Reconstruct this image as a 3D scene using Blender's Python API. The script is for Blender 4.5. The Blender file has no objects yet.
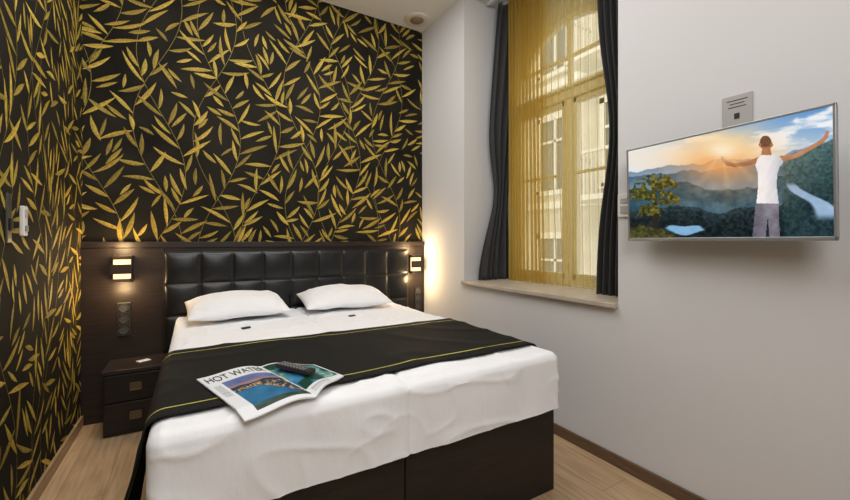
import bpy, bmesh, math, random
import numpy as np
from mathutils import Vector, Matrix, noise
random.seed(11)
S = bpy.context.scene
COL = S.collection
try:
    S.view_settings.view_transform = 'Standard'
except Exception: pass
PI = math.pi
# ---------------- camera -----------------
F = 390.0; H = 1.22; HOR = 241.0; YAW = math.radians(30.5)
sy, cy = math.sin(YAW), math.cos(YAW)
cam = bpy.data.cameras.new('camera'); camo = bpy.data.objects.new('camera', cam); COL.objects.link(camo)
cam.sensor_width = 36; cam.lens = F/850*36
cam.shift_y = -(250-HOR)/850
cam.clip_start = 0.02
camo.location = (0, 0, H); camo.rotation_euler = (PI/2, 0, -YAW)
S.camera = camo
def rat(px):
    u = (px-425)/F
    return sy+cy*u, cy-sy*u          # X/depth, Y/depth
def onY(px, py, Y):
    a, b = rat(px); d = Y/b
    return a*d, H-(py-HOR)/F*d
def onX(px, py, X):
    a, b = rat(px); d = X/a
    return b*d, H-(py-HOR)/F*d
def onZ(px, py, Z):
    a, b = rat(px); d = (H-Z)*F/(py-HOR)
    return a*d, b*d
# room dimensions
D = 3.40; XL = -0.65; XR = 1.97; ZC = 3.32; YF = -1.3
PY = 3.36      # face of the dark wood panel

# ---------------- materials ---------------
def mat(name, col, rough=.5, metal=0, spec=.5):
    m = bpy.data.materials.new(name); m.use_nodes = True
    b = m.node_tree.nodes['Principled BSDF']
    b.inputs['Base Color'].default_value = (*col, 1)
    b.inputs['Roughness'].default_value = rough
    b.inputs['Metallic'].default_value = metal
    b.inputs['Specular IOR Level'].default_value = spec
    return m
def bsdf(m): return m.node_tree.nodes['Principled BSDF']
def N(m, t): return m.node_tree.nodes.new(t)
def L(m, a, b): m.node_tree.links.new(a, b)
def add_bump(m, scale=60, strength=.2, dist=.002, detail=3, stretch=None):
    tc = N(m, 'ShaderNodeTexCoord'); n = N(m, 'ShaderNodeTexNoise')
    n.inputs['Scale'].default_value = scale; n.inputs['Detail'].default_value = detail
    if stretch:
        mp = N(m, 'ShaderNodeMapping'); mp.inputs['Scale'].default_value = stretch
        L(m, tc.outputs['Object'], mp.inputs[0]); L(m, mp.outputs[0], n.inputs['Vector'])
    else: L(m, tc.outputs['Object'], n.inputs['Vector'])
    b = N(m, 'ShaderNodeBump'); b.inputs['Strength'].default_value = strength; b.inputs['Distance'].default_value = dist
    L(m, n.outputs['Fac'], b.inputs['Height']); L(m, b.outputs[0], bsdf(m).inputs['Normal'])
def noise_col(m, c1, c2, scale=5, stretch=(1,1,1), detail=6, lo=.3, hi=.7):
    tc = N(m, 'ShaderNodeTexCoord'); mp = N(m, 'ShaderNodeMapping'); mp.inputs['Scale'].default_value = stretch
    n = N(m, 'ShaderNodeTexNoise'); n.inputs['Scale'].default_value = scale; n.inputs['Detail'].default_value = detail
    r = N(m, 'ShaderNodeValToRGB'); r.color_ramp.elements[0].position = lo; r.color_ramp.elements[1].position = hi
    r.color_ramp.elements[0].color = (*c1, 1); r.color_ramp.elements[1].color = (*c2, 1)
    L(m, tc.outputs['Object'], mp.inputs[0]); L(m, mp.outputs[0], n.inputs['Vector']); L(m, n.outputs['Fac'], r.inputs[0])
    L(m, r.outputs[0], bsdf(m).inputs['Base Color'])
    return r
def emis(name, col, st):
    m = mat(name, col, .4)
    bsdf(m).inputs['Emission Color'].default_value = (*col, 1); bsdf(m).inputs['Emission Strength'].default_value = st
    return m
def vcol(name, em=0, rough=.35, spec=.5):
    m = mat(name, (1,1,1), rough, 0, spec)
    a = N(m, 'ShaderNodeAttribute'); a.attribute_name = 'Col'
    if em:
        L(m, a.outputs['Color'], bsdf(m).inputs['Emission Color']); bsdf(m).inputs['Emission Strength'].default_value = em
        bsdf(m).inputs['Base Color'].default_value = (.005,.005,.005,1)
    else: L(m, a.outputs['Color'], bsdf(m).inputs['Base Color'])
    return m
M = {}
M['wall'] = mat('wall_plaster', (.665,.665,.68), .85, 0, .2); add_bump(M['wall'], 120, .08, .001)
M['ceil'] = mat('ceiling_paint', (.82,.80,.76), .9)
M['paper'] = mat('wallpaper_ground', (.02,.018,.014), .8, 0, .12)
noise_col(M['paper'], (.009,.008,.006), (.024,.021,.015), 3, (1,1,1)); add_bump(M['paper'], 300, .2, .001)
# gold leaves: per leaf tint * fibre streaks
g = mat('gold_leaf_print', (.55,.38,.06), .6, 0, .2)
a = N(g, 'ShaderNodeAttribute'); a.attribute_name = 'Col'
tc = N(g, 'ShaderNodeTexCoord'); n1 = N(g, 'ShaderNodeTexNoise'); n1.inputs['Scale'].default_value = 70; n1.inputs['Detail'].default_value = 5
L(g, tc.outputs['Object'], n1.inputs['Vector'])
r = N(g, 'ShaderNodeValToRGB'); r.color_ramp.elements[0].position = .34; r.color_ramp.elements[1].position = .62
r.color_ramp.elements[0].color = (.60,.56,.46,1); r.color_ramp.elements[1].color = (1.0,1.0,1.0,1)
L(g, n1.outputs['Fac'], r.inputs[0])
mx = N(g, 'ShaderNodeMix'); mx.data_type = 'RGBA'; mx.blend_type = 'MULTIPLY'; mx.inputs[0].default_value = 1
L(g, a.outputs['Color'], mx.inputs[6]); L(g, r.outputs[0], mx.inputs[7]); L(g, mx.outputs[2], bsdf(g).inputs['Base Color'])
M['leaf'] = g
def wood(name, c1, c2, stretch, rough=.4, scale=6):
    m = mat(name, c1, rough, 0, .35); noise_col(m, c1, c2, scale, stretch, 8, .3, .72)
    add_bump(m, scale*4, .15, .001, 4, stretch); return m
M['wenge'] = wood('wenge_wood', (.012,.008,.007), (.034,.023,.018), (1,1,22), .42)
M['wengeV'] = wood('wenge_wood_dark', (.009,.0065,.006), (.021,.015,.013), (1,1,20), .4)
M['leather'] = mat('black_leather', (.007,.007,.008), .32, 0, .5); add_bump(M['leather'], 220, .2, .001)
M['sheet'] = mat('white_cotton', (.86,.87,.90), .85, 0, .2)
add_bump(M['sheet'], 5, .6, .022, 5, (1,1,.6))
M['pillow'] = mat('white_pillowcase', (.87,.875,.895), .85, 0, .2); add_bump(M['pillow'], 7, .55, .018, 4)
M['runner'] = mat('charcoal_satin', (.012,.012,.011), .8, 0, .15); add_bump(M['runner'], 260, .4, .001)
M['gold'] = mat('gold_thread', (.50,.48,.09), .5)
M['curtain'] = mat('charcoal_velvet', (.038,.038,.040), .85, 0, .2); bsdf(M['curtain']).inputs['Sheen Weight'].default_value = .2
M['frame'] = mat('white_window_paint', (.78,.75,.68), .4)
M['sill'] = mat('beige_stone_sill', (.50,.42,.33), .4); noise_col(M['sill'], (.42,.36,.29), (.54,.47,.39), 14)
M['skirtR'] = wood('brown_skirting', (.10,.060,.035), (.17,.105,.065), (1,1,12), .45)
M['skirtL'] = wood('oak_skirting', (.30,.20,.11), (.42,.29,.17), (1,1,12), .45)
M['silver'] = mat('silver_plastic', (.36,.37,.39), .35, .6)
M['black'] = mat('black_plastic', (.012,.012,.013), .35)
M['remote'] = mat('remote_plastic', (.02,.02,.022), .5)
M['button'] = mat('rubber_buttons', (.28,.28,.29), .6)
M['socket'] = mat('dark_socket_plastic', (.06,.057,.055), .3)
M['brass'] = mat('dark_brass', (.16,.12,.07), .4, .7)
M['white'] = mat('white_plastic', (.75,.74,.72), .4)
M['cream'] = mat('cream_plastic', (.72,.66,.55), .5)
M['plaque'] = mat('grey_card', (.42,.41,.40), .6)
M['ink'] = mat('black_ink', (.02,.02,.02), .6)
M['brown'] = mat('brown_disc', (.26,.19,.12), .5)
M['glow'] = emis('warm_lamp_glass', (1,.70,.38), 1.5)
M['facade'] = mat('cream_render', (.62,.54,.42), .9); noise_col(M['facade'], (.56,.53,.47), (.70,.67,.61), 1.2)
M['facw'] = mat('white_stucco', (.80,.79,.76), .9)
M['darkglass'] = mat('dull_window_glass', (.20,.21,.21), .3)
M['street'] = mat('street_paving', (.40,.37,.33), .9)
M['iron'] = mat('white_railing', (.74,.72,.68), .6)
# floor
fl = mat('oak_laminate', (.5,.36,.22), .42); M['floor'] = fl
tc = N(fl, 'ShaderNodeTexCoord'); mp = N(fl, 'ShaderNodeMapping'); mp.inputs['Rotation'].default_value = (0,0,PI/2)
br = N(fl, 'ShaderNodeTexBrick'); br.inputs['Scale'].default_value = 1; br.inputs['Brick Width'].default_value = 1.2; br.inputs['Row Height'].default_value = .19
br.inputs['Mortar Size'].default_value = .0018; br.inputs['Color1'].default_value = (.56,.41,.26,1); br.inputs['Color2'].default_value = (.49,.35,.215,1); br.inputs['Mortar'].default_value = (.32,.21,.12,1)
mp2 = N(fl, 'ShaderNodeMapping'); mp2.inputs['Scale'].default_value = (14,1,1); n2 = N(fl, 'ShaderNodeTexNoise'); n2.inputs['Scale'].default_value = 4; n2.inputs['Detail'].default_value = 8
r2 = N(fl, 'ShaderNodeValToRGB'); r2.color_ramp.elements[0].color = (.72,.67,.60,1); r2.color_ramp.elements[1].color = (1.08,1.05,1.02,1)
r2.color_ramp.elements[0].position = .3; r2.color_ramp.elements[1].position = .7
m2 = N(fl, 'ShaderNodeMix'); m2.data_type = 'RGBA'; m2.blend_type = 'MULTIPLY'; m2.inputs[0].default_value = 1
L(fl, tc.outputs['Object'], mp.inputs[0]); L(fl, mp.outputs[0], br.inputs['Vector']); L(fl, tc.outputs['Object'], mp2.inputs[0]); L(fl, mp2.outputs[0], n2.inputs['Vector'])
L(fl, n2.outputs['Fac'], r2.inputs[0]); L(fl, br.outputs['Color'], m2.inputs[6]); L(fl, r2.outputs[0], m2.inputs[7]); L(fl, m2.outputs[2], bsdf(fl).inputs['Base Color'])
def sheer_mat(name, col, lo, hi, tint):
    m = bpy.data.materials.new(name); m.use_nodes = True; nt = m.node_tree; nt.nodes.clear()
    o = nt.nodes.new('ShaderNodeOutputMaterial'); t = nt.nodes.new('ShaderNodeBsdfTransparent'); t.inputs[0].default_value = (*tint,1)
    d = nt.nodes.new('ShaderNodeBsdfDiffuse'); d.inputs[0].default_value = (*col,1)
    tl = nt.nodes.new('ShaderNodeBsdfTranslucent'); tl.inputs[0].default_value = (*col,1)
    m1 = nt.nodes.new('ShaderNodeMixShader'); m1.inputs[0].default_value = .6
    m2 = nt.nodes.new('ShaderNodeMixShader')
    at = nt.nodes.new('ShaderNodeAttribute'); at.attribute_name = 'Fold'
    mr = nt.nodes.new('ShaderNodeMapRange'); mr.inputs['To Min'].default_value = lo; mr.inputs['To Max'].default_value = hi
    nt.links.new(at.outputs['Fac'], mr.inputs['Value']); nt.links.new(mr.outputs[0], m2.inputs[0])
    nt.links.new(d.outputs[0], m1.inputs[1]); nt.links.new(tl.outputs[0], m1.inputs[2])
    nt.links.new(t.outputs[0], m2.inputs[1]); nt.links.new(m1.outputs[0], m2.inputs[2]); nt.links.new(m2.outputs[0], o.inputs[0])
    return m
M['sheer'] = sheer_mat('gold_sheer_voile', (.62,.46,.12), .42, .92, (1,.90,.62))
M['sheer2'] = sheer_mat('gold_sheer_voile_thin', (.68,.54,.18), .16, .62, (1,.95,.76))
gm = bpy.data.materials.new('clear_glass'); gm.use_nodes = True; nt = gm.node_tree; nt.nodes.clear()
o = nt.nodes.new('ShaderNodeOutputMaterial'); t = nt.nodes.new('ShaderNodeBsdfTransparent'); gl = nt.nodes.new('ShaderNodeBsdfGlossy'); gl.inputs['Roughness'].default_value = .05
mm = nt.nodes.new('ShaderNodeMixShader'); mm.inputs[0].default_value = .05
nt.links.new(t.outputs[0], mm.inputs[1]); nt.links.new(gl.outputs[0], mm.inputs[2]); nt.links.new(mm.outputs[0], o.inputs[0]); M['glass'] = gm

# ---------------- helpers ------------------
def wmat(o):
    m = o.matrix_basis.copy()
    while o.parent: o = o.parent; m = o.matrix_basis @ m
    return m
def obj(name, bm, m, parent=None, local=False, smooth=False, recalc=True, sharp=None):
    if recalc: bmesh.ops.recalc_face_normals(bm, faces=bm.faces)
    if parent and not local: bm.transform(wmat(parent).inverted())
    me = bpy.data.meshes.new(name); bm.to_mesh(me); bm.free()
    for mm in (m if isinstance(m, (list, tuple)) else [m]): me.materials.append(mm)
    if smooth:
        me.polygons.foreach_set('use_smooth', [True]*len(me.polygons))
        if sharp: me.set_sharp_from_angle(angle=math.radians(sharp))
    o = bpy.data.objects.new(name, me); COL.objects.link(o)
    if parent: o.parent = parent
    return o
def tag(o, label=None, cat=None, group=None, kind=None):
    if label: o['label'] = label
    if cat: o['category'] = cat
    if group: o['group'] = group
    if kind: o['kind'] = kind
    return o
def thing(name, label, cat, loc=(0,0,0), rot=(0,0,0), group=None):
    o = bpy.data.objects.new(name, None); COL.objects.link(o); o.location = loc; o.rotation_euler = rot
    o.empty_display_size = .1
    return tag(o, label, cat, group)
def nb(): return bmesh.new()
def box(bm, x0, x1, y0, y1, z0, z1, bev=0, seg=2, mi=0, mtx=None):
    n0 = set(bm.faces)
    r = bmesh.ops.create_cube(bm, size=1)
    vs = r['verts']
    for v in vs:
        v.co = Vector(((x0+x1)/2+v.co.x*(x1-x0), (y0+y1)/2+v.co.y*(y1-y0), (z0+z1)/2+v.co.z*(z1-z0)))
    if bev:
        es = list({e for v in vs for e in v.link_edges})
        bmesh.ops.bevel(bm, geom=es, offset=bev, segments=seg, affect='EDGES', profile=.5)
    nf = [f for f in bm.faces if f not in n0]
    for f in nf: f.material_index = mi
    if mtx:
        for v in {v for f in nf for v in f.verts}: v.co = mtx @ v.co
    return bm
def cyl(bm, c, r, h, axis='Z', seg=32, r2=None):
    rot = {'Z': Matrix(), 'X': Matrix.Rotation(PI/2,4,'Y'), 'Y': Matrix.Rotation(PI/2,4,'X')}[axis]
    bmesh.ops.create_cone(bm, cap_ends=True, segments=seg, radius1=r, radius2=r if r2 is None else r2, depth=h, matrix=Matrix.Translation(c) @ rot)
    return bm
def lathe(bm, prof, c, seg=40):
    rings = []
    for rr, z in prof:
        rings.append([bm.verts.new((c[0]+rr*math.cos(2*PI*k/seg), c[1]+rr*math.sin(2*PI*k/seg), c[2]+z)) for k in range(seg)])
    for a_, b_ in zip(rings, rings[1:]):
        for k in range(seg): bm.faces.new((a_[k], a_[(k+1)%seg], b_[(k+1)%seg], b_[k]))
    bm.faces.new(rings[0]); bm.faces.new(rings[-1][::-1])
    return bm
def gridmesh(bm, fn, nu, nv):
    V = [[bm.verts.new(fn(i/nu, j/nv)) for j in range(nv+1)] for i in range(nu+1)]
    for i in range(nu):
        for j in range(nv): bm.faces.new((V[i][j], V[i+1][j], V[i+1][j+1], V[i][j+1]))
    return V

# ================= SETTING =================
bm = nb(); box(bm, XL-.3, 2.6, YF-.1, D+.2, -.1, 0); tag(obj('floor', bm, M['floor']), 'pale oak laminate floor', None, None, 'structure')
bm = nb(); box(bm, XL-.3, 2.6, YF-.1, D+.2, ZC, ZC+.1); tag(obj('ceiling', bm, M['ceil']), 'plain off white ceiling', None, None, 'structure')
bm = nb(); box(bm, XL-.2, 2.6, YF-.1, YF, 0, ZC); tag(obj('wall_front', bm, M['wall']), 'plain wall behind the viewer', None, None, 'structure')

# window niche
NY0, NY1, NZ0, NZ1 = 1.287, 2.69, .885, 3.305
XO = 2.47
bm = nb()
box(bm, XR, XO, NY1, D+.1, 0, ZC); box(bm, XR, XO, YF, NY0, 0, ZC); box(bm, XR, XO, NY0, NY1, 0, NZ0-.03); box(bm, XR, XO, NY0, NY1, NZ1, ZC)
# arched surround at the back of the niche
WC, WR, SP = 1.99, .60, 2.34
def archwall(bm, X, X2):
    outer, inner = [], []
    K = 24
    for k in range(K+1):
        an = PI*k/K
        iy, iz = WC+WR*math.cos(an), SP+WR*math.sin(an)
        inner.append((iy, iz))
        oy = WC+ (NY1-WC+.02)*max(-1, min(1, math.cos(an)*1.6)); oz = NZ1+.01 if .0<an<PI else SP
        outer.append((oy, oz))
    inner = [(WC+WR, NZ0-.03)]+inner+[(WC-WR, NZ0-.03)]
    outer = [(NY1+.02, NZ0-.03), (NY1+.02, SP)]+outer[1:-1]+[(NY0-.02, SP), (NY0-.02, NZ0-.03)]
    for k in range(len(inner)-1):
        for x in (X, X2):
            vs = [bm.verts.new((x, *p)) for p in (inner[k], inner[k+1], outer[k+1], outer[k])]
            bm.faces.new(vs)
        vs = [bm.verts.new(p) for p in ((X,*inner[k]), (X,*inner[k+1]), (X2,*inner[k+1]), (X2,*inner[k]))]
        bm.faces.new(vs)
archwall(bm, 2.43, XO+.05)
tag(obj('wall_right', bm, M['wall']), 'white plaster wall with the deep window niche', None, None, 'structure')

# leaf wallpaper ------------------------------------------------
def leaves(w, h, seed, narrow=1.0, up=.65):
    R = random.Random(seed); out = []; stems = []; occ = {}
    def key(p): return (int(p[0]/.03), int(p[1]/.03))
    def clash(pts, rad):
        c = 0
        for p in pts:
            k = key(p)
            for i in (-1,0,1):
                for j in (-1,0,1):
                    for q in occ.get((k[0]+i, k[1]+j), ()):
                        if (q[0]-p[0])**2+(q[1]-p[1])**2 < rad*rad: c += 1
        return c
    def mk(x, y, ang, ln, wd, bend):
        mid = []
        K = 8
        px_, py_ = x, y
        a_ = ang
        for k in range(K+1):
            mid.append((px_, py_, a_)); a_ += bend/K
            px_ += ln/K*math.cos(a_); py_ += ln/K*math.sin(a_)
        return mid
    def add(x, y, ang, ln, wd, bend, rad=.021, tol=1):
        mid = mk(x, y, ang, ln, wd, bend)
        if clash([m_[:2] for m_ in mid[2:]], rad) > tol: return False
        for m_ in mid: occ.setdefault(key(m_), []).append(m_[:2])
        out.append((mid, wd*narrow)); return True
    sx = -.05
    while sx < w+.05:
        y = -.25+R.uniform(-.1,.1); x = sx+R.uniform(-.04,.04); ph = R.uniform(0, 6.3); pts = []
        side = 1; acc = 0
        while y < h+.1:
            an = PI/2+.50*math.sin(y*3.6+ph)
            x += .02*math.cos(an); y += .02*math.sin(an); pts.append((x, y)); acc += .02
            if acc > .04:
                acc = 0; side = -side
                aa = an+side*R.uniform(.35, 1.25)
                if R.random() < .25: aa = an+side*R.uniform(1.6, 2.4)
                add(x, y, aa, R.uniform(.13,.24), R.uniform(.023,.031), side*R.uniform(-.6,.25), .020, 2)
        stems.append(pts); sx += .19
    for _ in range(int(w*h*900)):
        add(R.uniform(-.1,w+.1), R.uniform(-.1,h+.1), R.uniform(.1,PI-.1) if R.random()<up else R.uniform(-2.8,-.3), R.uniform(.10,.18), R.uniform(.020,.028), R.uniform(-.5,.5), .0235, 0)
    return out, stems
def paper(bm, w, h, place, seed, lay, gain=1.0, narrow=1.0):
    LV, ST = leaves(w, h, seed, narrow); R = random.Random(seed+5)
    cl = lambda p: (min(max(p[0], 0), w), min(max(p[1], 0), h))
    for pts in ST:
        tint = (.32,.25,.06)
        for (a0, b0), (a1, b1) in zip(pts, pts[1:]):
            if not (0 < a0 < w and 0 < b0 < h and 0 < a1 < w and 0 < b1 < h): continue
            dx, dy = a1-a0, b1-b0; l = math.hypot(dx, dy); nx, ny = -dy/l*.0015, dx/l*.0015
            f = bm.faces.new([bm.verts.new(place(p[0], p[1], .0006)) for p in ((a0+nx,b0+ny),(a0-nx,b0-ny),(a1-nx,b1-ny),(a1+nx,b1+ny))])
            f.material_index = 1
            for lp in f.loops: lp[lay] = (*tint, 1)
    prof = [0.06,.45,.78,.95,1,.9,.68,.38,0.02]
    for mid, wd in LV:
        t = R.uniform(.50, 1.10)*gain; hue = R.uniform(-.04,.03)
        c = ((.59+hue)*t, (.425+hue*.2)*t, (.075)*t)
        off = R.uniform(.0008, .0014)
        for s in (1, -1):
            for k in range(8):
                def pt(i, ww):
                    x, y, a_ = mid[i]; return cl((x-math.sin(a_)*ww, y+math.cos(a_)*ww))
                q = [pt(k, 0), pt(k+1, 0), pt(k+1, s*wd/2*prof[k+1]), pt(k, s*wd/2*prof[k])]
                if len({(round(p[0],5), round(p[1],5)) for p in q}) < 3: continue
                ar = abs(sum(q[i][0]*q[(i+1)%4][1]-q[(i+1)%4][0]*q[i][1] for i in range(4)))
                if ar < 1e-6: continue
                f = bm.faces.new([bm.verts.new(place(p[0], p[1], off)) for p in q]); f.material_index = 1
                k2 = .84 if s > 0 else 1.04
                for lp in f.loops: lp[lay] = (min(c[0]*k2, .95), min(c[1]*k2, .8), c[2]*k2, 1)
bm = nb(); lay = bm.loops.layers.float_color.new('Col')
box(bm, XL-.2, XR+.4, D, D+.1, 0, ZC)
paper(bm, XR-XL, ZC-1.2, lambda a_, b_, o_: (XL+a_, D-o_, 1.2+b_), 3, lay)
tag(obj('wall_back', bm, [M['paper'], M['leaf']], recalc=False), 'black wallpaper wall with gold bamboo leaves behind the bed', None, None, 'structure')
bm = nb(); lay = bm.loops.layers.float_color.new('Col')
box(bm, XL-.1, XL, YF, D, 0, ZC)
paper(bm, D-YF, ZC, lambda a_, b_, o_: (XL+o_, YF+a_, b_), 8, lay, 1.15, .95)
tag(obj('wall_left', bm, [M['paper'], M['leaf']], recalc=False), 'black and gold leaf wallpaper wall on the left', None, None, 'structure')
bm = nb(); box(bm, XL, XL+.015, YF, PY, 0, .07, .003); tag(obj('baseboard_left', bm, M['skirtL']), 'tan wooden skirting on the left', None, None, 'structure')
bm = nb(); box(bm, XR-.015, XR, YF, PY, 0, .065, .003); tag(obj('baseboard_right', bm, M['skirtR']), 'brown wooden skirting on the right', None, None, 'structure')
# wood panel wainscot on the back wall
pn = thing('trim_1', 'dark wood wall panelling behind the bed', None, (XL, PY, 0)); pn['kind'] = 'structure'
bm = nb()
for x0, x1 in ((XL, -.19), (-.187, 1.775), (1.778, XR)):
    box(bm, x0, x1, PY, D, 0, 1.17, .0015)
obj('panel', bm, M['wenge'], pn)
bm = nb(); box(bm, XL, XR, PY-.012, D, 1.172, 1.215, .003); obj('top_rail', bm, M['wenge'], pn)

# window -------------------------------------------------------
win = thing('window_1', 'tall arched white window behind gold sheers', None, (2.47, WC, NZ0)); win['kind'] = 'structure'
def bar(bm, y0, y1, z0, z1, d=.05): box(bm, 2.46-d/2, 2.46+d/2, y0, y1, z0, z1, .006)
bm = nb()
w = .045
bar(bm, WC-WR, WC-WR+w, NZ0, SP); bar(bm, WC+WR-w, WC+WR, NZ0, SP); bar(bm, WC-WR, WC+WR, NZ0, NZ0+w)
K = 28
for k in range(K):
    a0, a1 = PI*k/K, PI*(k+1)/K
    pts = []
    for x in (2.435, 2.485):
        for rr, an in ((WR, a0), (WR, a1), (WR-w, a1), (WR-w, a0)): pts.append(bm.verts.new((x, WC+rr*math.cos(an), SP+rr*math.sin(an))))
    for q in ((0,1,2,3), (7,6,5,4), (0,1,5,4), (3,2,6,7)): bm.faces.new([pts[i] for i in q])
obj('window_frame', bm, M['frame'], win)
bm = nb(); box(bm, 2.42, 2.50, WC-WR, WC+WR, SP-.05, SP+.04, .01); box(bm, 2.40, 2.5, WC-WR, WC+WR, SP+.025, SP+.05, .008); obj('transom', bm, M['frame'], win)
bm = nb(); box(bm, 2.42, 2.50, WC-.035, WC+.035, NZ0, SP-.05, .01); obj('mullion', bm, M['frame'], win)
bm = nb(); bar(bm, WC-.018, WC+.018, SP, SP+WR-.03, .04); bar(bm, WC-WR+w, WC+WR-w, SP+.27, SP+.295, .03); obj('arch_bar', bm, M['frame'], win)
for s in (-1, 1):
    y0, y1 = sorted((WC+s*.035, WC+s*(WR-w)))
    bm = nb()
    for q in ((y0, y0+.034, NZ0+w, SP-.05), (y1-.034, y1, NZ0+w, SP-.05), (y0, y1, NZ0+w, NZ0+w+.045), (y0, y1, SP-.09, SP-.05)): bar(bm, *q, .045)
    bar(bm, y0, y1, 1.72, 1.742, .03)
    sa = obj('sash', bm, M['frame'], win)
    bm = nb(); box(bm, 2.457, 2.463, y0+.03, y1-.03, NZ0+.07, SP-.08); obj('glass_pane', bm, M['glass'], sa)
bm = nb()
ce = bm.verts.new((2.47, WC, SP)); rim = [bm.verts.new((2.47, WC+(WR-.03)*math.cos(PI*k/K), SP+(WR-.03)*math.sin(PI*k/K))) for k in range(K+1)]
for k in range(K): bm.faces.new((ce, rim[k], rim[k+1]))
obj('glass_pane', bm, M['glass'], win)
bm = nb(); box(bm, XR-.035, 2.435, NY0-.0, NY1, NZ0-.03, NZ0, .006)
tag(obj('window_sill', bm, M['sill']), 'beige stone window sill', None, None, 'structure')

# ================= OUTSIDE =================
b = thing('apartment_building', 'cream apartment building with balconies seen through the gold sheers', 'building', (8.1, 6, -7))
FX = 8.0
bm = nb(); box(bm, FX, FX+.4, -4, 22, -7, 9); obj('facade', bm, M['facade'], b)
bm = nb()
for z in (-1.0, 2.05, 5.1): box(bm, FX-.12, FX, -4, 22, z, z+.18)
obj('cornice', bm, M['facw'], b)
cols = [1.2+1.9*i for i in range(8)]
for z in (-.5, 2.55, 5.6):
    for y in cols:
        bm = nb()
        for q in ((y-.62,y-.5,z-.1,z+1.9), (y+.5,y+.62,z-.1,z+1.9), (y-.62,y+.62,z+1.78,z+1.95), (y-.7,y+.7,z-.14,z-.02), (y-.03,y+.03,z,z+1.8), (y-.5,y+.5,z+1.2,z+1.26)):
            box(bm, FX-.09, FX, *q)
        wf = obj('facade_window', bm, M['facw'], b)
        bm = nb(); box(bm, FX-.03, FX-.005, y-.5, y+.5, z, z+1.8); obj('pane', bm, M['darkglass'], wf)
for z in (2.2, 5.25):
    for y in (cols[2], cols[4]):
        bm = nb(); box(bm, FX-.9, FX, y-.95, y+.95, z-.12, z, .02)
        for k in range(20): box(bm, FX-.88, FX-.85, y-.92+k*.0958, y-.90+k*.0958, z, z+.9)
        for k in range(8): 
            for yy in (y-.93, y+.91): box(bm, FX-.85+k*.1, FX-.83+k*.1, yy, yy+.02, z, z+.9)
        box(bm, FX-.9, FX-.83, y-.95, y+.95, z+.88, z+.94); box(bm, FX-.9, FX, y-.95, y-.9, z+.88, z+.94); box(bm, FX-.9, FX, y+.9, y+.95, z+.88, z+.94)
        obj('balcony', bm, M['iron'], b)
bm = nb(); box(bm, 2.6, FX, -6, 22, -7.1, -7); tag(obj('street', bm, M['street']), 'paved street below the window', None, None, 'structure')

# ================= CURTAINS =================
def drape(name, fn, z0, z1, m, nz=50, ns=160, thick=.003, fold=None):
    bm = nb(); gridmesh(bm, lambda s, t: (*fn(s, z0+(z1-z0)*t, t), z0+(z1-z0)*t), ns, nz)
    o = obj(name, bm, m, None, smooth=True, recalc=False)
    if fold:
        at = o.data.attributes.new('Fold', 'FLOAT', 'POINT')
        at.data.foreach_set('value', [fold(i/ns, j/nz) for i in range(ns+1) for j in range(nz+1)])
    if thick:
        md = o.modifiers.new('thickness', 'SOLIDIFY'); md.thickness = thick
    return o
def f_left(s, z, t):
    g0 = math.exp(-((t-.30)/.15)**2); wv = 1-.52*g0
    cx = 2.235+.165*t**1.2+.03*g0; hw = (.150+.03*math.exp(-(t/.10)**2))*wv
    ph = s*2*PI*5+2.2*noise.noise(Vector((s*3, t*1.3, 4)))+.5*math.sin(3*t)
    return (min(2.47, cx+(s*2-1)*hw+.006*math.sin(9*s+3*t)), 2.60+.033*math.sin(ph)*(.7+.9*noise.noise(Vector((s*4, t*2, 8)))) - .05*max(0, t-.3))
tag(drape('curtain', f_left, NZ0+.004, 3.28, M['curtain'], ns=220), 'charcoal curtain gathered at the left side of the window niche', 'curtain', 'charcoal curtains')
def f_right(s, z, t):
    hw = .5*(.255-.09*math.exp(-((t-.42)/.2)**2)); c = NY0+.03+hw
    return (2.21+.04*math.sin(s*2*PI*6+.6*math.sin(3*t)), c+(s*2-1)*hw)
tag(drape('curtain', f_right, NZ0+.004, 3.28, M['curtain']), 'charcoal curtain at the right side of the window, nearest the television', 'curtain', 'charcoal curtains')
def phase(s, t, k, sd): return 2*PI*(k*s+.55*noise.noise(Vector((s*4+sd, t*.7, sd)))+.12*(1-t)*math.sin(7*s+sd))
def fold_fn(k, sd, grad=0):
    def g_(s, t):
        p = phase(s, t, k, sd)
        v = .38+.17*math.sin(p+.8)+.14*math.sin(2.17*p+2)+.10*math.sin(4.3*p+1)+.30*noise.noise(Vector((s*5+sd, t*.4, 3)))+grad*(s-.5)
        return max(0, min(1, v))
    return g_
def f_s1(s, z, t): return (2.325+.024*math.sin(phase(s, t, 10, 2.)), 2.13+(2.52-2.13)*s-.05*(1-s)*(1-t)**2)
tag(drape('sheer_curtain', f_s1, NZ0+.004, 3.28, M['sheer'], thick=0, ns=260, fold=fold_fn(10, 2., .35)), 'dense gold sheer curtain beside the left charcoal curtain', 'curtain', 'gold sheers')
def f_s2(s, z, t): return (2.335+.020*math.sin(phase(s, t, 12, 5.)), 1.40+(2.12-1.40)*s-.055*s*(1-t)**2)
tag(drape('sheer_curtain', f_s2, NZ0+.004, 3.28, M['sheer2'], thick=0, ns=320, fold=fold_fn(12, 5., .35)), 'thinner gold sheer curtain over the right half of the window', 'curtain', 'gold sheers')
bm = nb(); box(bm, 2.20, 2.23, NY0+.02, NY1-.02, 3.283, 3.303); box(bm, 2.335, 2.365, NY0+.02, NY1-.02, 3.283, 3.303)
tag(obj('curtain_rail', bm, M['white']), 'white curtain rail under the top of the window niche', 'curtain rail')

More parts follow.
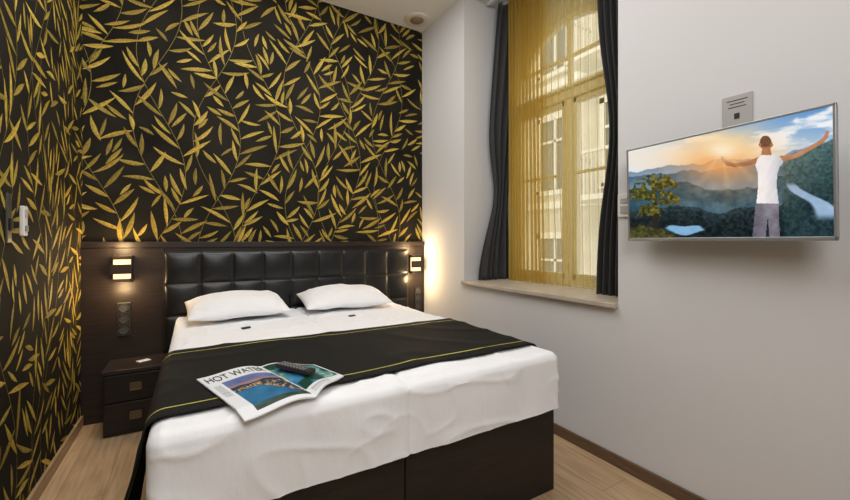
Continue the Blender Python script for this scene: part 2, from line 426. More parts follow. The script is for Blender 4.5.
# ================= BED =================
BX0, BX1, BY0, BY1 = -.095, 1.52, 1.33, 3.27
MX = .695
bed = thing('bed', 'dark wenge double bed base with two box halves', 'bed', (MX, 2.3, 0))
for x0, x1 in ((BX0, MX-.002), (MX+.002, BX1)):
    bm = nb(); box(bm, x0, x1, BY0, BY1, .0, .413, .004); obj('base_box', bm, M['wengeV'], bed)
# headboard
hb = thing('headboard', 'black leather headboard quilted in two rows of pads', 'headboard', (.79, PY, .5))
HX0, HX1, HZ0, HZ1 = -.185, 1.765, .45, 1.135
bm = nb(); box(bm, HX0-.012, HX1+.012, PY-.035, PY-.001, HZ0-.01, HZ1+.008, .006); obj('backing', bm, M['wengeV'], hb)
bm = nb()
nc, rows = 9, [(HZ0, .68), (.68, .91), (.91, HZ1)]
cw = (HX1-HX0)/nc
for (z0, z1) in rows:
    for i in range(nc):
        x0 = HX0+i*cw
        def f(u, v, x0=x0, z0=z0, z1=z1):
            a_ = 1-abs(2*u-1)**12; b_ = 1-abs(2*v-1)**12
            return (x0+u*cw, PY-.040-.010*(max(a_*b_, 0))**.5-.012*(1-(2*u-1)**2)*(1-(2*v-1)**2), z0+v*(z1-z0))
        gridmesh(bm, f, 24, 24)
bmesh.ops.remove_doubles(bm, verts=bm.verts, dist=.0008)
obj('quilted_pad', bm, M['leather'], hb, smooth=True)
# mattresses
def softbox(x0, x1, y0, y1, z0, z1, r, rs, amp, seed, nx=90, ny=160, nz=34):
    bm = nb()
    def face(fn, a_, b_): gridmesh(bm, fn, a_, b_)
    face(lambda u, v: (x0+(x1-x0)*u, y0+(y1-y0)*v, z1), nx, ny); face(lambda u, v: (x0+(x1-x0)*u, y0+(y1-y0)*v, z0), nx, ny)
    face(lambda u, v: (x0+(x1-x0)*u, y0, z0+(z1-z0)*v), nx, nz); face(lambda u, v: (x0+(x1-x0)*u, y1, z0+(z1-z0)*v), nx, nz)
    face(lambda u, v: (x0, y0+(y1-y0)*u, z0+(z1-z0)*v), ny, nz); face(lambda u, v: (x1, y0+(y1-y0)*u, z0+(z1-z0)*v), ny, nz)
    bmesh.ops.remove_doubles(bm, verts=bm.verts, dist=.0001)
    rb = .008
    for v in bm.verts:
        p = v.co.copy()
        rx0, rx1 = rs
        c = Vector((min(max(p.x, x0+rx0), x1-rx1), min(max(p.y, y0+r), y1-r), min(max(p.z, z0+rb), z1-r)))
        d = p-c
        sx_ = rx0 if d.x < 0 else rx1
        rz_ = r if d.z > 0 else rb
        q = Vector((d.x/sx_ if sx_ else 0, d.y/r, d.z/rz_))
        if abs(d.x) > 0 and sx_ < .01:      # crisp inner side: round only in y and z
            l2 = math.hypot(q.y, q.z)
            if l2 > 1: q.y /= l2; q.z /= l2
        elif q.length > 1: q.normalize()
        v.co = c+Vector((q.x*sx_, q.y*r, q.z*rz_))
        s = v.co
        k = noise.noise(Vector((s.x*2.3, s.y*2.3, s.z*3)))*amp + noise.noise(Vector((s.x*6, s.y*5, s.z*9)))*amp*.5
        rd = 1-abs(noise.noise(Vector((s.x*3.1+s.z*2, s.y*3.7-s.x*1.3, s.z*5))))*2.6
        k += .0065*max(0, rd)**5
        rd = 1-abs(noise.noise(Vector((s.x*5.3-s.y*2, s.y*4.1+s.x*2, s.z*6+9))))*3.0
        k += .0035*max(0, rd)**4
        k -= .008*math.exp(-((s.x-MX)/.012)**2)      # shallow seam shared by both halves
        # lifted cover edge near the seam just below the runner
        ln_ = s.y-(1.385+.10*(s.x-MX)); wx = max(0, min(1, (s.x-MX+.10)/.05))*max(0, min(1, (MX+.34-s.x)/.12))
        if s.z > z1-.03: k += .010*wx*(math.exp(-(ln_/.012)**2) if ln_ < 0 else math.exp(-(ln_/.05)**2))
        if s.y < y0+.03 and s.z < z1-.02:       # hanging folds on the foot side
            dn = (z1-s.z)/.28
            k += .0035*math.sin(s.x*15+3*noise.noise(Vector((s.x*3, 1., s.z*4))))*dn
            s.y -= k+.012*dn
        elif s.z > z1-.06: s.z += k
    return bm
MY0, MZ0, MZ1 = 1.29, .415, .682
tag(obj('mattress', softbox(-.118, MX, MY0, 3.26, MZ0, MZ1, .036, (.040, .0015), .0045, 1.0), M['sheet'], smooth=True, sharp=48), 'left mattress half covered in white sheet, beside the bedside cabinet', 'mattress', 'two white covered mattresses')
tag(obj('mattress', softbox(MX+.0003, 1.515, MY0, 3.26, MZ0, MZ1, .036, (.0015, .038), .0045, 7.0), M['sheet'], smooth=True, sharp=48), 'right mattress half covered in white sheet, nearest the window wall', 'mattress', 'two white covered mattresses')

# runner
RY0, RY1 = 1.44, 2.17
ZT = MZ1+.010
def run_profile():
    pts = []
    pts += [(-.215, .10), (-.200, .22), (-.185, .32), (-.165, .44), (-.148, .54), (-.138, .61)]
    for k in range(1, 9):
        an = PI-PI/2*k/8; pts.append((-.080+.054*math.cos(an), ZT-.054+.054*math.sin(an)))
    for k in range(1, 60): pts.append((-.080+(1.47+.080)*k/60, ZT))
    for k in range(0, 9):
        an = PI/2-PI/2*k/8; pts.append((1.47+.056*math.cos(an), ZT-.056+.056*math.sin(an)))
    pts += [(1.533, .55), (1.540, .44), (1.548, .32)]
    return pts
RP = run_profile()
vs_ = [0, .02, .07, .075, .084] + [.084+(.90-.084)*k/34 for k in range(1, 34)] + [.916, .925, .93, .98, 1.0]
bm = nb(); G = []
for i, (x, z) in enumerate(RP):
    row = []
    for v in vs_:
        y0 = RY0-.05*(1-i/len(RP)); y1 = RY1+.05*(1-i/len(RP))
        y = y0+(y1-y0)*v+.004*math.sin(x*9)
        hang = max(0, ZT-.05-z)
        xx = x; zz = z
        if hang > 0: xx += (-1 if x < .5 else 1)*(.018*math.sin(v*13+z*3)*min(1, hang/.2)+.02*hang)-0
        else:
            cr = 1-abs(noise.noise(Vector((x*2.2+y*1.5, y*2.5-x, 5))))*2
            zz += .006+.004*noise.noise(Vector((x*3, y*4, 5)))+.007*max(0, cr)**4
        row.append(bm.verts.new((xx, y, zz)))
    G.append(row)
for i in range(len(G)-1):
    for j in range(len(vs_)-1):
        f = bm.faces.new((G[i][j], G[i+1][j], G[i+1][j+1], G[i][j+1]))
        if j in (3, len(vs_)-5): f.material_index = 1
ro = tag(obj('bed_runner', bm, [M['runner'], M['gold']], smooth=True), 'black bed runner with thin gold border lines across the foot of the bed', 'bed runner')
md = ro.modifiers.new('thickness', 'SOLIDIFY'); md.thickness = .005; md.offset = -1

# pillows
def pillow(cx, cy, w, dp, th, rz, tilt, seed, label):
    bm = nb(); nu, nv = 80, 56
    for sg in (1, -1):
        def f(u, v):
            a_, b_ = 2*u-1, 2*v-1
            k = max(0, (1-abs(a_)**2.8)*(1-abs(b_)**2.5))**.6
            rr = 1-.02*(a_*b_)**4
            x = w/2*a_*rr*(1-.045*(1-b_*b_)); y = dp/2*b_*rr*(1-.06*(1-a_*a_))
            z = sg*th*(.62 if sg > 0 else .28)*k
            wr = noise.noise(Vector((x*5+seed, y*5, sg)))*.016+.004*noise.noise(Vector((x*14+seed, y*18, sg)))
            rd = 1-abs(noise.noise(Vector((x*4+seed, y*6+x*3, 2))))*2.6
            edge = min(1, k*2)
            return (x, y, z+wr*edge+.006*max(0, rd)**4*edge*(sg > 0)+(.006*math.sin(a_*6+seed)*(1-k)*.6))
        gridmesh(bm, f, nu, nv)
    bmesh.ops.remove_doubles(bm, verts=bm.verts, dist=.0006)
    t = obj('pillow', bm, M['pillow'], smooth=True)
    t.location = (cx, cy, MZ1+.032+th*.27); t.rotation_euler = (tilt, 0, rz)
    tag(t, label, 'pillow', 'white pillows')
pillow(.258, 3.02, .64, .43, .165, .05, .15, 2.0, 'white pillow on the left side of the bed, nearer the bedside cabinet')
pillow(1.035, 3.04, .69, .43, .16, -.03, .15, 9.0, 'white pillow on the right side of the bed, nearer the window')
# small dark sweets on the sheet
for (px, py, lab) in ((246, 328, 'small dark wrapped sweet below the left pillow'), (352, 316, 'small dark wrapped sweet below the right pillow')):
    x, y = onZ(px, py, MZ1+.005)
    t = thing('wrapped_sweet', lab, 'sweet', (x, y, MZ1+.004), (0,0,.4), 'sweets on the sheet')
    bm = nb(); box(bm, -.026, .026, -.014, .014, .0, .008, .003); obj('sweet', bm, M['black'], t, local=True)

# ---- magazine ----
def sstep(a, b, x): 
    t = np.clip((x-a)/(b-a), 0, 1); return t*t*(3-2*t)
def vnoise(x, y, seed=0):
    def h(i, j): 
        v = np.sin(i*127.1+j*311.7+seed*74.7)*43758.5453; return v-np.floor(v)
    i, j = np.floor(x), np.floor(y); fx, fy = x-i, y-j; fx = fx*fx*(3-2*fx); fy = fy*fy*(3-2*fy)
    return (h(i,j)*(1-fx)+h(i+1,j)*fx)*(1-fy)+(h(i,j+1)*(1-fx)+h(i+1,j+1)*fx)*fy
def fbm(x, y, seed=0):
    s = 0; a = .5
    for k in range(5): s = s+a*vnoise(x*2**k, y*2**k, seed+k); a *= .5
    return s
def lin(c):
    c = np.asarray(c, float)/255.; return np.where(c <= .04045, c/12.92, ((c+.055)/1.055)**2.4)
def inpoly(X, Y, poly):
    r = np.zeros(X.shape, bool); n_ = len(poly)
    for i in range(n_):
        x1, y1 = poly[i]; x2, y2 = poly[(i+1) % n_]
        if y1 == y2: continue
        c = ((Y < y1) != (Y < y2)) & (X < (x2-x1)*(Y-y1)/(y2-y1)+x1); r ^= c
    return r
def paint_grid(name, place, nu, nv, painter, m, parent, local=False):
    bm = nb(); gridmesh(bm, place, nu, nv)
    o_ = obj(name, bm, m, parent, local=local, recalc=False, smooth=True)
    U, V = np.meshgrid(np.arange(nu+1)/nu, np.arange(nv+1)/nv, indexing='ij')
    C = painter(U, V); rgba = np.ones((nu+1, nv+1, 4), np.float32); rgba[..., :3] = lin(C)
    at = o_.data.color_attributes.new('Col', 'FLOAT_COLOR', 'POINT'); at.data.foreach_set('color', rgba.ravel())
    return o_
A_ = Vector((.004, 1.675)); S_ = Vector((.228, 1.715)); C_ = Vector((.345, 1.30)); D_ = Vector((.125, 1.255)); E_ = Vector((.486, 1.435)); F_ = Vector((.425, 1.625))
mg = thing('magazine', 'open magazine with a dusk coast picture lying across the bed runner', 'magazine', (.24, 1.48, ZT))
ZM = ZT+.0165
def quad(P0, P1, P2, P3, hump, base):
    def f(u, v):
        p = (P0*(1-u)+P1*u)*(1-v)+(P3*(1-u)+P2*u)*v
        z = base+hump(u)
        if p.y < MY0+.03: z -= (MY0+.03-p.y)*.25
        return (p.x, p.y, z)
    return f
hl = lambda u: .026*max(0, math.sin(PI*min(1, u*1.03)))*(u**1.3)
hr = lambda u: .026*max(0, math.sin(PI*min(1, (1-u)*1.03)))*((1-u)**1.3)
def page_left(U, V):
    C = np.zeros(U.shape+(3,)); C[:] = (230,233,237)
    pic = (V > .25) & (V < .95) & (U > .20) & (U < .99)
    v = (V-.25)/.70
    n_ = fbm(U*5, V*8, 3); n3 = fbm(U*14, V*20, 9); n4 = fbm(U*40, V*60, 19)
    sc = np.stack([86-90*v+40*n_, 96-40*v+40*n_, 150-30*v+30*n_], -1)                      # dusk sky
    hz = np.exp(-((v-.26)/.06)**2)[..., None]; sc = sc*(1-hz*.6)+np.array((225,150,110))*hz*.6
    m1_ = v > .22+.14*fbm(U*4, U*0, 2)
    sc = np.where(m1_[..., None], np.stack([20+46*n3, 34+50*n3, 62+40*n3], -1), sc)
    sea = (v > .44) & (U < .34+.9*v-.25+.1*n_)
    sc = np.where(sea[..., None], np.stack([20+50*n_, 78+60*n_, 120+60*n_], -1), sc)
    town = (v > .34) & (v < .86) & ~sea
    wg = (sstep(.46, .66, n3)*town)[..., None]; sc = sc*(1-wg*.75)+np.array((214,146,66))*wg*.75
    sc = np.where((town & (n4 > .64))[..., None], (252,224,168), sc)
    gw = sstep(.86, .95, v)[..., None]; sc = sc*(1-gw)+np.stack([22+40*n3, 40+50*n3, 36+36*n3], -1)*gw
    C = np.where(pic[..., None], sc, C)
    tx = (V > .30) & (V < .60) & (U > .05) & (U < .16) & (np.mod(V*44, 1) < .45); C = np.where(tx[..., None], (150,152,156), C)
    return np.clip(C, 0, 255)
def page_right(U, V):
    C = np.zeros(U.shape+(3,)); C[:] = (226,231,236)
    pic = (V < .84) & (U > .0) & (V > .03) & (U < .97); n_ = fbm(U*4, V*4, 5); n3 = fbm(U*14, V*14, 6)
    sc = np.stack([36+70*n_, 96+80*n_, 112+70*n3], -1); w1 = sstep(.5, .62, n3)[..., None]; sc = sc*(1-w1)+np.array((170,190,150))*w1
    w2 = sstep(.48, .38, n_)[..., None]; sc = sc*(1-w2)+np.array((22,66,54))*w2
    w3 = (sstep(.56, .66, fbm(U*7, V*7, 36))*.8)[..., None]; sc = sc*(1-w3)+np.array((60,130,190))*w3
    C = np.where(pic[..., None], sc, C)
    tx = (V > .88) & (V < .97) & (np.mod(V*40, 1) < .45) & (U > .08) & (U < .6)
    C = np.where(tx[..., None], (150,150,152), C)
    return np.clip(C, 0, 255)
M['page'] = vcol('printed_page', 0, .35, .3); M['pap'] = mat('paper_white', (.8,.8,.8), .6)
pl = paint_grid('left_page', quad(A_, S_, C_, D_, hl, ZM), 120, 200, page_left, M['page'], mg)
pr = paint_grid('right_page', quad(S_, F_, E_, C_, hr, ZM), 110, 130, page_right, M['page'], mg)
bm = nb()
for (q, hh) in (((A_, S_, C_, D_), hl), ((S_, F_, E_, C_), hr)):
    gridmesh(bm, quad(*q, hh, ZM-.0035), 30, 6)
ob = obj('page_block', bm, M['pap'], mg, smooth=True, recalc=False); md = ob.modifiers.new('thickness', 'SOLIDIFY'); md.thickness = .004; md.offset = 0
# text helper
def text_mesh(body, size, m, name, parent, place, bold=0.0):
    cu = bpy.data.curves.new('t', 'FONT'); cu.body = body; cu.size = size; cu.offset = bold
    to = bpy.data.objects.new('t', cu); COL.objects.link(to)
    bpy.context.view_layer.update(); dg = bpy.context.evaluated_depsgraph_get()
    me = bpy.data.meshes.new_from_object(to.evaluated_get(dg)); bpy.data.objects.remove(to)
    xs = [v.co.x for v in me.vertices]; x0, x1 = min(xs), max(xs); ys = [v.co.y for v in me.vertices]; y0, y1 = min(ys), max(ys)
    bm = nb(); bm.from_mesh(me)
    bmesh.ops.triangulate(bm, faces=bm.faces)
    for _ in range(2): bmesh.ops.subdivide_edges(bm, edges=[e for e in bm.edges if e.calc_length() > .01], cuts=1)
    bmesh.ops.triangulate(bm, faces=bm.faces)
    for v in bm.verts: v.co = Vector(place((v.co.x-x0)/(x1-x0), (v.co.y-y0)/(y1-y0)))
    return obj(name, bm, m, parent, recalc=False)
qf = quad(A_, S_, C_, D_, hl, ZM+.0014)
text_mesh('HOT WATER', .1, M['ink'], 'title', pl, lambda a, b: qf(.06+a*.90, .20-b*.135), .0)
# remote
p0 = Vector((.282, 1.612)); p1 = Vector((.372, 1.452)); dd = (p1-p0); an = math.atan2(dd.y, dd.x)
rc = thing('remote_control', 'black remote control lying on the open magazine', 'remote control', ((p0.x+p1.x)/2, (p0.y+p1.y)/2, ZM+.0195), (0, 0, an))
bm = nb(); box(bm, -.090, .090, -.021, .021, 0, .016, .004, 3); obj('casing', bm, M['remote'], rc, local=True, smooth=False)
bm = nb()
for i in range(9):
    for j in range(3): cyl(bm, (-.072+i*.0165, -.012+j*.012, .0165), .0042, .003, seg=10)
obj('buttons', bm, M['button'], rc, local=True)

# ================= BEDSIDE CABINET =================
NX0, NX1, NYF, NZT = -.49, -.16, 3.06, .415
ns = thing('bedside_cabinet', 'dark wood bedside cabinet with two drawers left of the bed', 'cabinet', ((NX0+NX1)/2, 3.2, 0))
bm = nb(); box(bm, NX0, NX1, NYF+.02, PY-.002, 0, NZT-.025, .002); obj('body', bm, M['wenge'], ns)
bm = nb(); box(bm, NX0-.006, NX1+.006, NYF-.004, PY-.002, NZT-.025, NZT, .003); obj('cabinet_top', bm, M['wenge'], ns)
for z0, z1 in ((.215, .383), (.03, .207)):
    bm = nb(); box(bm, NX0+.008, NX1-.008, NYF, NYF+.02, z0, z1, .003); dr = obj('drawer', bm, M['wengeV'], ns)
    xm = (NX0+NX1)/2; zm = (z0+z1)/2+.003
    bm = nb()
    for q in ((xm-.032, xm+.032, zm+.018, zm+.025), (xm-.032, xm+.032, zm-.025, zm-.018), (xm-.032, xm-.025, zm-.025, zm+.025), (xm+.025, xm+.032, zm-.025, zm+.025)):
        box(bm, q[0], q[1], NYF-.007, NYF, q[2], q[3], .001)
    box(bm, xm-.026, xm+.026, NYF-.003, NYF, zm-.019, zm+.019)
    obj('handle', bm, M['brass'], dr)
bm = nb(); box(bm, -.035, .035, -.025, .025, 0, .003, mtx=Matrix.Rotation(.5,4,'Z'))
t = obj('note_card', bm, M['pap']); t.location = (-.30, 3.22, NZT+.0005); tag(t, 'small white card on the bedside cabinet', 'card')

# ================= SCONCES, SOCKETS =================
def sconce(px, py, label, en, dx):
    x, z = onY(px, py, PY-.04)
    t = thing('wall_sconce', label, 'wall lamp', (x, PY, z), (0,0,0), 'bedside wall lamps')
    bm = nb(); box(bm, -.055, .055, -.012, -.0, -.092, .092, .002); obj('back_plate', bm, M['wengeV'], t, local=True)
    bm = nb(); box(bm, -.046, .046, -.055, -.0125, -.068, .068, .004); obj('glass_diffuser', bm, M['glow'], t, local=True)
    for z0, z1, full in ((.066, .090, 1), (-.032, .032, 0), (-.090, -.066, 1)):
        bm = nb(); box(bm, -.060, .060, -.074, -.0125 if full else -.0555, z0, z1, .002); obj('wood_slat', bm, M['wengeV'], t, local=True)
    for dz in (.14, -.14):
        ld = bpy.data.lights.new('sconce_light', 'POINT'); ld.energy = en; ld.color = (1,.68,.34); ld.shadow_soft_size = .04
        lo = bpy.data.objects.new('sconce_light', ld); COL.objects.link(lo); lo.location = (x+dx, PY-.10, z+dz)
sconce(122, 269, 'glowing wall lamp with dark wood slats above the bedside cabinet', 3.4, 0)
sconce(416, 264, 'glowing wall lamp with dark wood slats in the corner by the window wall', 4.2, -.05)
def socket(px, py, n_, label):
    x, z = onY(px, py, PY)
    t = thing('power_socket', label, 'power socket', (x, PY, z), (0,0,0), 'bedside socket panels')
    h = .076*n_/2
    bm = nb(); box(bm, -.038, .038, -.010, 0, -h, h, .003); obj('plate', bm, M['black'], t, local=True)
    for i in range(n_):
        zc = -h+.038+i*.076
        bm = nb(); lathe(bm, [(.027,0),(.027,.003),(.023,.003),(.020,-.0005),(.001,-.0005)], (0,0,0), 28)
        bm.transform(Matrix.Translation((0,-.0105,zc)) @ Matrix.Rotation(PI/2,4,'X'))
        for q in ((-.033,.033,.031,.034), (-.033,.033,-.034,-.031), (-.034,-.031,-.034,.034), (.031,.034,-.034,.034)): box(bm, q[0], q[1], -.012, -.010, zc+q[2], zc+q[3])
        obj('socket_ring', bm, M['socket'], t, local=True)
socket(124, 319, 3, 'black column of three sockets below the left wall lamp')
socket(417.5, 298, 3, 'black column of sockets below the right wall lamp')

# ================= LEFT WALL FITTINGS =================
y, z = onX(21, 221, XL)
t = thing('wall_switch', 'slim white room controller on the left leaf wallpaper', 'switch', (XL, y, z))
bm = nb(); box(bm, 0, .016, -.022, .022, -.065, .065, .004); obj('switch_plate', bm, M['white'], t, local=True)
bm = nb(); box(bm, .016, .019, -.014, .014, .015, .050, .001); obj('display', bm, M['plaque'], t, local=True)
bm = nb(); box(bm, .016, .022, -.012, .012, -.045, -.02, .002); obj('rocker', bm, M['silver'], t, local=True)
y, z = onX(7, 218, XL)
t = thing('card_holder', 'slim dark grey plate on the wallpaper at the left edge', 'wall plate', (XL, y, z))
bm = nb(); box(bm, 0, .008, -.022, .022, -.10, .10, .003); obj('plate', bm, M['socket'], t, local=True)
bm = nb(); box(bm, .008, .016, -.012, .012, -.05, .0, .003); obj('card_slot', bm, M['black'], t, local=True)

# ================= CEILING FITTING =================
a_, b_ = rat(417); d_ = (ZC-H)*F/(HOR-19)
cx_, cy_ = a_*d_, b_*d_
t = thing('ceiling_vent', 'round ceiling air vent near the corner above the bed', 'vent', (cx_, cy_, ZC))
bm = nb(); lathe(bm, [(.072,-.001),(.12,-.001),(.12,-.008),(.105,-.020),(.072,-.014)], (0,0,0)); obj('rim', bm, M['cream'], t, local=True, smooth=True)
bm = nb(); lathe(bm, [(.02,-.001),(.066,-.002),(.064,-.018),(.045,-.028),(.01,-.030)], (0,0,0)); obj('vent_disc', bm, M['brown'], t, local=True, smooth=True)

# ================= TELEVISION =================
L0 = Vector((1.862, 1.163)); R0 = Vector((1.812, .414)); W_ = (R0-L0).length
rz = math.atan2((R0-L0).y, (R0-L0).x)     # local +x runs along the screen from left to right
ctr = (L0+R0)/2
tv = thing('television', 'flat silver framed television showing a man above a sunlit valley', 'television', (ctr.x, ctr.y, 1.447), (math.radians(1.6), 0, rz))
TH = .452; hw, hh = W_/2, TH/2
bm = nb(); box(bm, -hw+.004, hw-.004, 0, .024, -hh+.004, hh-.004, .004); box(bm, -.2, .2, .02, .055, -.16, .16, .01); obj('casing', bm, M['black'], tv, local=True)
bw = .009
bm = nb()
for q in ((-hw, hw, hh-bw, hh), (-hw, hw, -hh, -hh+bw*1.6), (-hw, -hw+bw, -hh, hh), (hw-bw, hw, -hh, hh)): box(bm, q[0], q[1], -.008, .006, q[2], q[3], .002)
obj('bezel', bm, M['silver'], tv, local=True)
dL, dR = 1.946, 1.278
def tv_paint(U, V):
    s = dR*U/(dL*(1-U)+dR*U); PX = 628+210*s; top = 152-50*s; bot = 240-4*s; PYY = bot-(bot-top)*V
    X, Y = PX, PYY
    n_ = fbm(X/34+.4*fbm(X/15, Y/8, 61), Y/8+X/60, 1); n3 = fbm(X/7, Y/5, 4); n5 = fbm(X/2.6, Y/2.2, 14); n6 = fbm(X/12+Y/18, Y/9-X/30, 44)
    def mixc(C, col, w): w = np.clip(w, 0, 1)[..., None]; return C*(1-w)+np.asarray(col)*w
    t = np.clip((Y-105)/60, 0, 1)[..., None]
    C = np.array((96,150,208))*(1-t)+np.array((206,218,228))*t
    C = mixc(C, (248,248,250), sstep(.42, .66, n_)*.95)
    C = mixc(C, (226,238,250), sstep(725, 650, X)*.8)
    C = mixc(C, (252,236,212), np.exp(-((Y-158)/14)**2)*.6)
    C = mixc(C, (255,222,165), np.exp(-(((X-726)/48)**2+((Y-147)/20)**2))*.95)
    def ridge(base, slope, amp, k, sd): return base+slope*(X-628)-amp*fbm(X/k, X*0, sd)
    def layer(C, R, c0, c1, dep, tex, amt, soft=.6):
        w = sstep(-soft, soft, Y-R); k = np.clip((Y-R)/dep, 0, 1)[..., None]
        col = np.asarray(c0)*(1-k)+np.asarray(c1)*k + ((tex-.48)*amt)[..., None]
        return mixc(C, col, w)
    C = layer(C, ridge(180, -.12, 18, 30, 2), (112,142,172), (156,180,200), 14, n6, 30)
    C = layer(C, ridge(190, -.09, 22, 36, 7), (58,94,124), (100,132,154), 14, n6, 50)
    C = layer(C, ridge(203, -.07, 22, 34, 11), (36,72,90), (50,88,108), 22, n3, 80)
    C = layer(C, ridge(222, -.05, 18, 24, 13), (20,44,54), (10,26,32), 16, n5, 80)
    lk = sstep(1.3, .7, ((X-684)/19)**2+((Y-231+1.2*np.sin(X/5))/4.6)**2+.5*(n5-.5)); C = mixc(C, np.stack([110+60*n6, 164+40*n6, 210+20*n6], -1), lk)
    RS = 158-(X-784)*.42+8*(fbm(X/14, Y*0, 21)-.5)
    w = (sstep(-1, 1, Y-RS)*sstep(782, 788, X)); k = np.clip((Y-RS)/60, 0, 1)
    C = mixc(C, np.stack([66-44*k+66*(n5-.4), 98-52*k+72*(n5-.4), 100-46*k+62*(n5-.4)], -1), w)
    cxr = 812+17*np.tanh((Y-196)/9.)+.22*(Y-196); wd_ = 6+.30*np.clip(Y-186, -4, 30)
    rv = sstep(1.2, .7, np.abs(X-cxr+2.5*(n3-.5))/wd_)*sstep(180, 186, Y)*sstep(222, 212, Y)
    C = mixc(C, np.stack([140+50*n6, 176+36*n6, 216+20*n6], -1), rv*.92)
    C = mixc(C, (250,166,78), .82*np.exp(-(((X-722)/34)**2+((Y-164)/13)**2)))
    C = mixc(C, (236,156,96), .38*np.exp(-(((X-726)/58)**2+((Y-176)/26)**2)))
    # tree
    nt_ = fbm(X/3.2, Y/2.6, 12)
    dd_ = np.minimum(((X-658)/20)**2+((Y-184)/8)**2, ((X-642)/15)**2+((Y-196)/8)**2); dd_ = np.minimum(dd_, ((X-667)/12)**2+((Y-199)/8)**2); dd_ = np.minimum(dd_, ((X-650)/17)**2+((Y-211)/7)**2)+3.4*(nt_-.48)
    tw = inpoly(X, Y, [(652,190),(655,190),(657.5,238),(651,238)]); C = np.where(tw[..., None], (36,30,24), C)
    tw = sstep(1.0, .7, dd_); lt = np.clip((X-634)/44, 0, 1)
    C = mixc(C, np.stack([22+(150+80*lt)*n5**1.6, 32+(130+40*lt)*n5**1.6, 14+36*n5], -1), tw)
    C = mixc(C, np.stack([26+110*n5**1.5, 32+96*n5**1.5, 16+30*n5], -1), sstep(-1.5, 1.5, Y-(221+9*fbm(X/5, X*0, 31)+.35*np.abs(X-640))))
    # man, seen from behind
    skin = lambda k: np.stack([196-40*n3-k, 132-30*n3-k, 94-25*n3-k], -1)
    arm_l = [(762,155),(760,162),(748,165),(736,166.5),(728,165),(724,161),(722,156),(724,155),(728,160),(736,162.5),(748,160.5)]
    arm_r = [(782,154),(785,160.5),(802,155),(815,147.5),(828,140),(833,134),(834,128),(831,127),(828,134),(821,139.5),(808,147),(795,153)]
    for a in (arm_l, arm_r): C = np.where(inpoly(X, Y, a)[..., None], skin(0)-14*np.clip((Y-158)/6, -1, 1)[..., None]*1.0, C)
    ax_ = np.abs(X-769)
    legs = [(757.5,199),(781,199),(781.5,238),(771,238),(769.5,216),(767,238),(753.5,238)]; C = np.where(inpoly(X, Y, legs)[..., None], np.stack([122+60*(n3-.4)+30*(n6-.4)-1.6*ax_, 118+55*(n3-.4)+30*(n6-.4)-1.6*ax_, 132+50*(n3-.4)+30*(n6-.4)-1.6*ax_], -1), C)
    tor = [(760,157),(764.5,153),(776.5,152),(783,155),(786.5,160.5),(782.5,165),(780,172),(779,184),(781,203),(758,203),(760,186),(760,172),(757.5,164)]
    sd_ = np.clip(X-766, 0, 30); fo = 34*(fbm(X/5+Y/14, Y/13, 77)-.45)
    sh = np.stack([246-2.4*sd_+fo, 240-2.0*sd_+fo, 241-1.5*sd_+fo], -1); C = np.where(inpoly(X, Y, tor)[..., None], sh, C)
    nk = inpoly(X, Y, [(765,146),(773,146),(774.5,153.5),(763.5,153.5)]); C = np.where(nk[..., None], skin(20), C)
    hd = ((X-768.5)/6.2)**2+((Y-141.5)/8)**2 < 1; C = np.where(hd[..., None], skin(5), C)
    hr_ = hd & (Y < 145-.12*(X-768)); C = np.where(hr_[..., None], np.stack([86+50*n5, 56+35*n5, 40+20*n5], -1), C)
    ear = (((X-762.5)/1.3)**2+((Y-143)/2.2)**2 < 1) | (((X-774.6)/1.3)**2+((Y-143)/2.2)**2 < 1); C = np.where(ear[..., None], skin(0), C)
    # sun and rays
    C = mixc(C, (255,248,226), np.exp(-(((X-724)/14)**2+((Y-149)/8)**2)))
    an_ = np.arctan2(Y-149, X-724); rr_ = np.hypot(X-724, (Y-149)*1.3)
    C = mixc(C, (255,220,165), .40*np.clip(np.sin(an_*9+1), 0, 1)**2*np.exp(-rr_/36))
    C = mixc(C, (255,190,120), .18*np.exp(-rr_/40))
    return np.clip(C, 0, 255)
M['screen'] = vcol('lit_screen', .96, .3, .2)
sw = hw-bw
paint_grid('screen', lambda u, v: (-sw+2*sw*u, -.004, -hh+bw*1.6+(2*hh-2.6*bw)*v), 420, 240, tv_paint, M['screen'], tv, local=True)
# mount
mb = thing('tv_wall_mount', 'black wall bracket holding the television', 'bracket', (XR, ctr.y, 1.45))
bm = nb(); box(bm, XR-.02, XR, ctr.y-.10, ctr.y+.10, 1.34, 1.56, .003); obj('wall_plate', bm, M['black'], mb)
bm = nb(); box(bm, XR-.078, XR-.02, ctr.y-.03, ctr.y+.03, 1.40, 1.50, .003); obj('arm', bm, M['black'], mb)
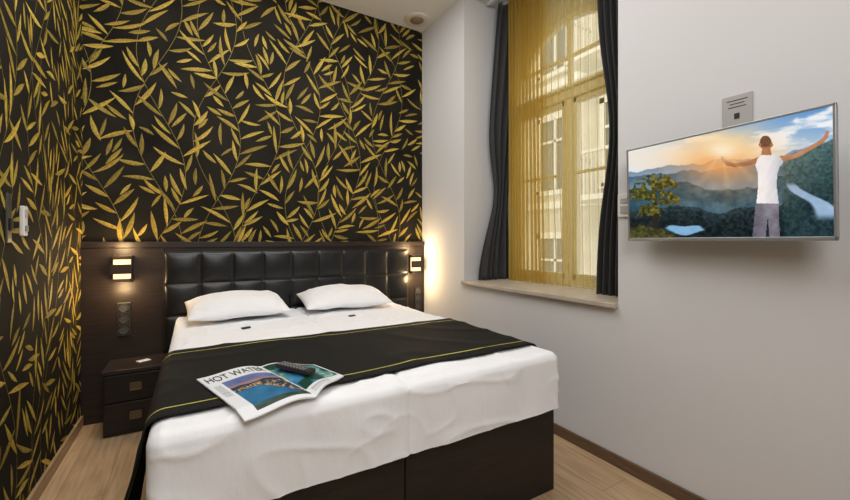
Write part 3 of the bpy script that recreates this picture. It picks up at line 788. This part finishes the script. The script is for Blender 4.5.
# plaque above tv
y0 = onX(723, 97, XR)[0]; y1 = onX(753, 128, XR)[0]
z1 = onX(738, 95, XR)[1]; z0 = onX(738, 128, XR)[1]
t = thing('notice_card', 'grey notice card on the wall above the television', 'notice', (XR, (y0+y1)/2, (z0+z1)/2))
hy, hz = abs(y0-y1)/2, (z1-z0)/2
bm = nb(); box(bm, -.006, 0, -hy, hy, -hz, hz, .001); obj('card', bm, M['plaque'], t, local=True)
bm = nb()
for k, wd_ in enumerate((.7,.5,.6)): box(bm, -.0068, -.0061, -hy*wd_, hy*wd_, hz*(.66-k*.2), hz*(.71-k*.2))
box(bm, -.0068, -.0061, -hy*.18, hy*.18, -hz*.45, -hz*.1)
obj('printed_marks', bm, M['ink'], t, local=True)
# small plate between curtain and tv
ya, _ = onX(616, 205, XR); yb, _ = onX(633, 205, XR); zc1 = onX(624, 194, XR)[1]; zc0 = onX(624, 217, XR)[1]
t = thing('wall_switch', 'small white switch plate on the wall between curtain and television', 'switch', (XR, (ya+yb)/2-.008, (zc0+zc1)/2))
hy, hz = abs(ya-yb)/2-.008, (zc1-zc0)/2
bm = nb(); box(bm, -.010, 0, -hy, hy, -hz, hz, .002); obj('switch_plate', bm, M['white'], t, local=True)
bm = nb(); box(bm, -.013, -.010, -hy*.6, hy*.6, -hz*.7, -hz*.05, .001); box(bm, -.013, -.010, -hy*.6, hy*.6, hz*.2, hz*.6, .001); obj('rocker', bm, M['plaque'], t, local=True)

# ================= LIGHT =================
def area(loc, target, size, e, col=(1,.98,.96)):
    ld = bpy.data.lights.new('area', 'AREA'); ld.energy = e; ld.color = col; ld.size = size
    lo = bpy.data.objects.new('area_light', ld); COL.objects.link(lo); lo.location = loc
    lo.rotation_euler = (Vector(target)-Vector(loc)).to_track_quat('-Z', 'Y').to_euler(); return lo
area((.5, 2.0, 3.29), (.6, 2.0, 0), 1.7, 43)
area((.1, -.6, 2.6), (.8, 3.0, 1.3), 1.3, 38)
w_ = bpy.data.worlds.new('world'); S.world = w_; w_.use_nodes = True
w_.node_tree.nodes['Background'].inputs[0].default_value = (.95,.97,1,1); w_.node_tree.nodes['Background'].inputs[1].default_value = 1.7
sd = bpy.data.lights.new('sun', 'SUN'); sd.energy = .8; sd.angle = .3; sd.color = (1,.97,.9)
so = bpy.data.objects.new('sun', sd); COL.objects.link(so); so.rotation_euler = (Vector((1,.3,-.9))).to_track_quat('-Z','Y').to_euler()
